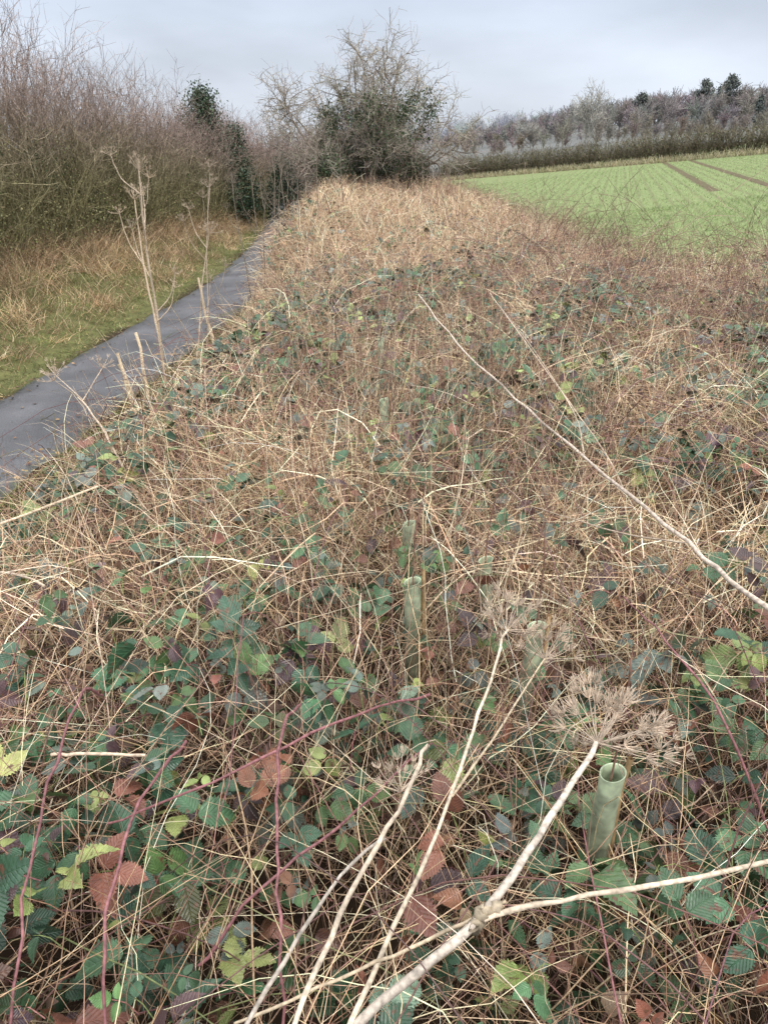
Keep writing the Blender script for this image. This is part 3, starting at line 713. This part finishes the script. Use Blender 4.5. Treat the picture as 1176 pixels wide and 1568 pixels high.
def bare_trees(name,xs_,ys_,hs,col,w,n1=16,n2=9,n3=0,Lf=.42,lo=.22,spr=.55):
    mb=MB();k=len(xs_)
    p=np.stack([xs_,ys_,gz(xs_,ys_)-.2],-1)
    P=grow(p,np.array([[0,0,1.]])+rng.normal(size=(k,3))*.05,hs*.75,7,0,.06)
    c=pal(k,[col],[1],.08)
    tubes(mb,P,taper(hs*.014,hs*.003,7),4,c)
    L=np.repeat(hs,n1)*Lf
    Q,i1=children(P,n1,lo,1,L,spr,.3,6,.0,.12); tubes(mb,Q,taper(np.full(len(Q),w*1.6),w*.7,6),3,c[i1])
    Q2,i2=children(Q,n2,.2,1,np.repeat(L,n2)*.5,.55,.15,4,0,.15); tubes(mb,Q2,taper(np.full(len(Q2),w*.8),w*.5,4),3,c[i1][i2])
    if n3:
        Q3,i3=children(Q2,n3,.2,1,np.repeat(np.repeat(L,n2),n3)*.25,.55,.1,3,0,.15); tubes(mb,Q3,taper(np.full(len(Q3),w*.55),w*.4,3),2,c[i1][i2][i3])
    mb.build(name,M_far)
bare_trees('bare_tree',np.array([42.]),np.array([170.]),np.array([10.5]),(.33,.31,.29),.055,30,11,6,.45,.15,.75)
bare_trees('bare_tree',np.array([31.]),np.array([175.]),np.array([6.0]),(.36,.345,.33),.05,18,9,5,.45,.2,.75)
n=80;xx=U(18,130,n);bare_trees('hedgerow_trees',xx,U(150,200,n),U(2.5,5.5,n),(.245,.22,.19),.055,14,8,2)
n=680;x=U(22,270,n);y=U(215,340,n)
bare_trees('woodland',x,y,U(6.5,10,n)*(.55+.45*sstep(20,90,x)),(.255,.235,.225),.11,14,8)  # distance haze painted into the greyed tree colour
n=170;bare_trees('woodland',U(-30,160,n),U(420,520,n),U(8,14,n),(.44,.455,.48),.14,14,8)  # farther trees paler and bluer: haze put into their colour
for x_,y_,h_,wf in((99,262,12.5,.5),(107,262,13,.55),(81,265,10.5,.5),(124,262,12.5,.45),(96,215,8.0,.33)):
    evergreen('pine_tree',(x_,y_,0),h_*wf,h_,2600,[(.16,.18,.165),(.19,.21,.195),(.14,.155,.145)],.45,M_far,.5,t0=.12 if wf<.4 else .6,nc=50,cs=.06)  # needles greyed, distance haze put into their colour

# ------------------------------------------------------------------ sky & light
w=bpy.data.worlds.new("World");bpy.context.scene.world=w;w.use_nodes=True;nt=w.node_tree
bg=nt.nodes['Background'];bg.inputs['Strength'].default_value=.1
sky=N(nt,'ShaderNodeTexSky');sky.sky_type='NISHITA';sky.sun_disc=False;sky.sun_elevation=radians(38);sky.sun_rotation=radians(150);sky.dust_density=3
tc=N(nt,'ShaderNodeTexCoord');sp=N(nt,'ShaderNodeSeparateXYZ');nt.links.new(tc.outputs['Generated'],sp.inputs[0])
rp=N(nt,'ShaderNodeValToRGB');e=rp.color_ramp.elements
nt.links.new(sp.outputs[2],rp.inputs[0])
e[0].position=0;e[0].color=(.75,.81,.90,1);e[1].position=1;e[1].color=(1.0,.985,.96,1)
for pos,c in((.10,(.73,.80,.92,1)),(.28,(.58,.69,.88,1)),(.5,(.80,.84,.9,1))):
    q=e.new(pos);q.color=c
mp=N(nt,'ShaderNodeMapping');mp.inputs['Scale'].default_value=(1.5,1.5,5);mp.inputs['Location'].default_value=(.3,.2,0);nt.links.new(tc.outputs['Generated'],mp.inputs['Vector'])
cn=N(nt,'ShaderNodeTexNoise');cn.inputs['Scale'].default_value=1.5;cn.inputs['Detail'].default_value=5;cn.inputs['Roughness'].default_value=.5;nt.links.new(mp.outputs[0],cn.inputs['Vector'])
mr=N(nt,'ShaderNodeMapRange');mr.inputs[1].default_value=.3;mr.inputs[2].default_value=.7;mr.inputs[3].default_value=8.4;mr.inputs[4].default_value=13.0
nt.links.new(cn.outputs['Fac'],mr.inputs[0])
zr=N(nt,'ShaderNodeMapRange');zr.inputs[1].default_value=.35;zr.inputs[2].default_value=.9;zr.inputs[3].default_value=1;zr.inputs[4].default_value=3.1
nt.links.new(sp.outputs[2],zr.inputs[0])
mm=N(nt,'ShaderNodeMath',operation='MULTIPLY');nt.links.new(mr.outputs[0],mm.inputs[0]);nt.links.new(zr.outputs[0],mm.inputs[1])
sc=N(nt,'ShaderNodeVectorMath',operation='SCALE');nt.links.new(rp.outputs[0],sc.inputs[0]);nt.links.new(mm.outputs[0],sc.inputs['Scale'])
mx=N(nt,'ShaderNodeMix',data_type='RGBA');mx.inputs[0].default_value=.9
nt.links.new(sky.outputs[0],mx.inputs[6]);nt.links.new(sc.outputs[0],mx.inputs[7]);nt.links.new(mx.outputs[2],bg.inputs['Color'])
sl=bpy.data.lights.new('sun','SUN');sl.energy=1.5;sl.angle=radians(15);sl.color=(1,.95,.88)
so=bpy.data.objects.new('sun',sl);bpy.context.scene.collection.objects.link(so)
so.rotation_euler=(radians(52),0,radians(30))

# ------------------------------------------------------------------ camera
cd=bpy.data.cameras.new('camera');co=bpy.data.objects.new('camera',cd);bpy.context.scene.collection.objects.link(co)
co.location=(0,0,2.2);co.rotation_euler=(radians(63.7),0,0)
cd.sensor_fit='VERTICAL';cd.sensor_height=36;cd.lens=25.94;cd.clip_start=.05;cd.clip_end=6000
bpy.context.scene.camera=co
s=bpy.context.scene;s.view_settings.view_transform='Standard';s.view_settings.look='None';s.view_settings.exposure=0
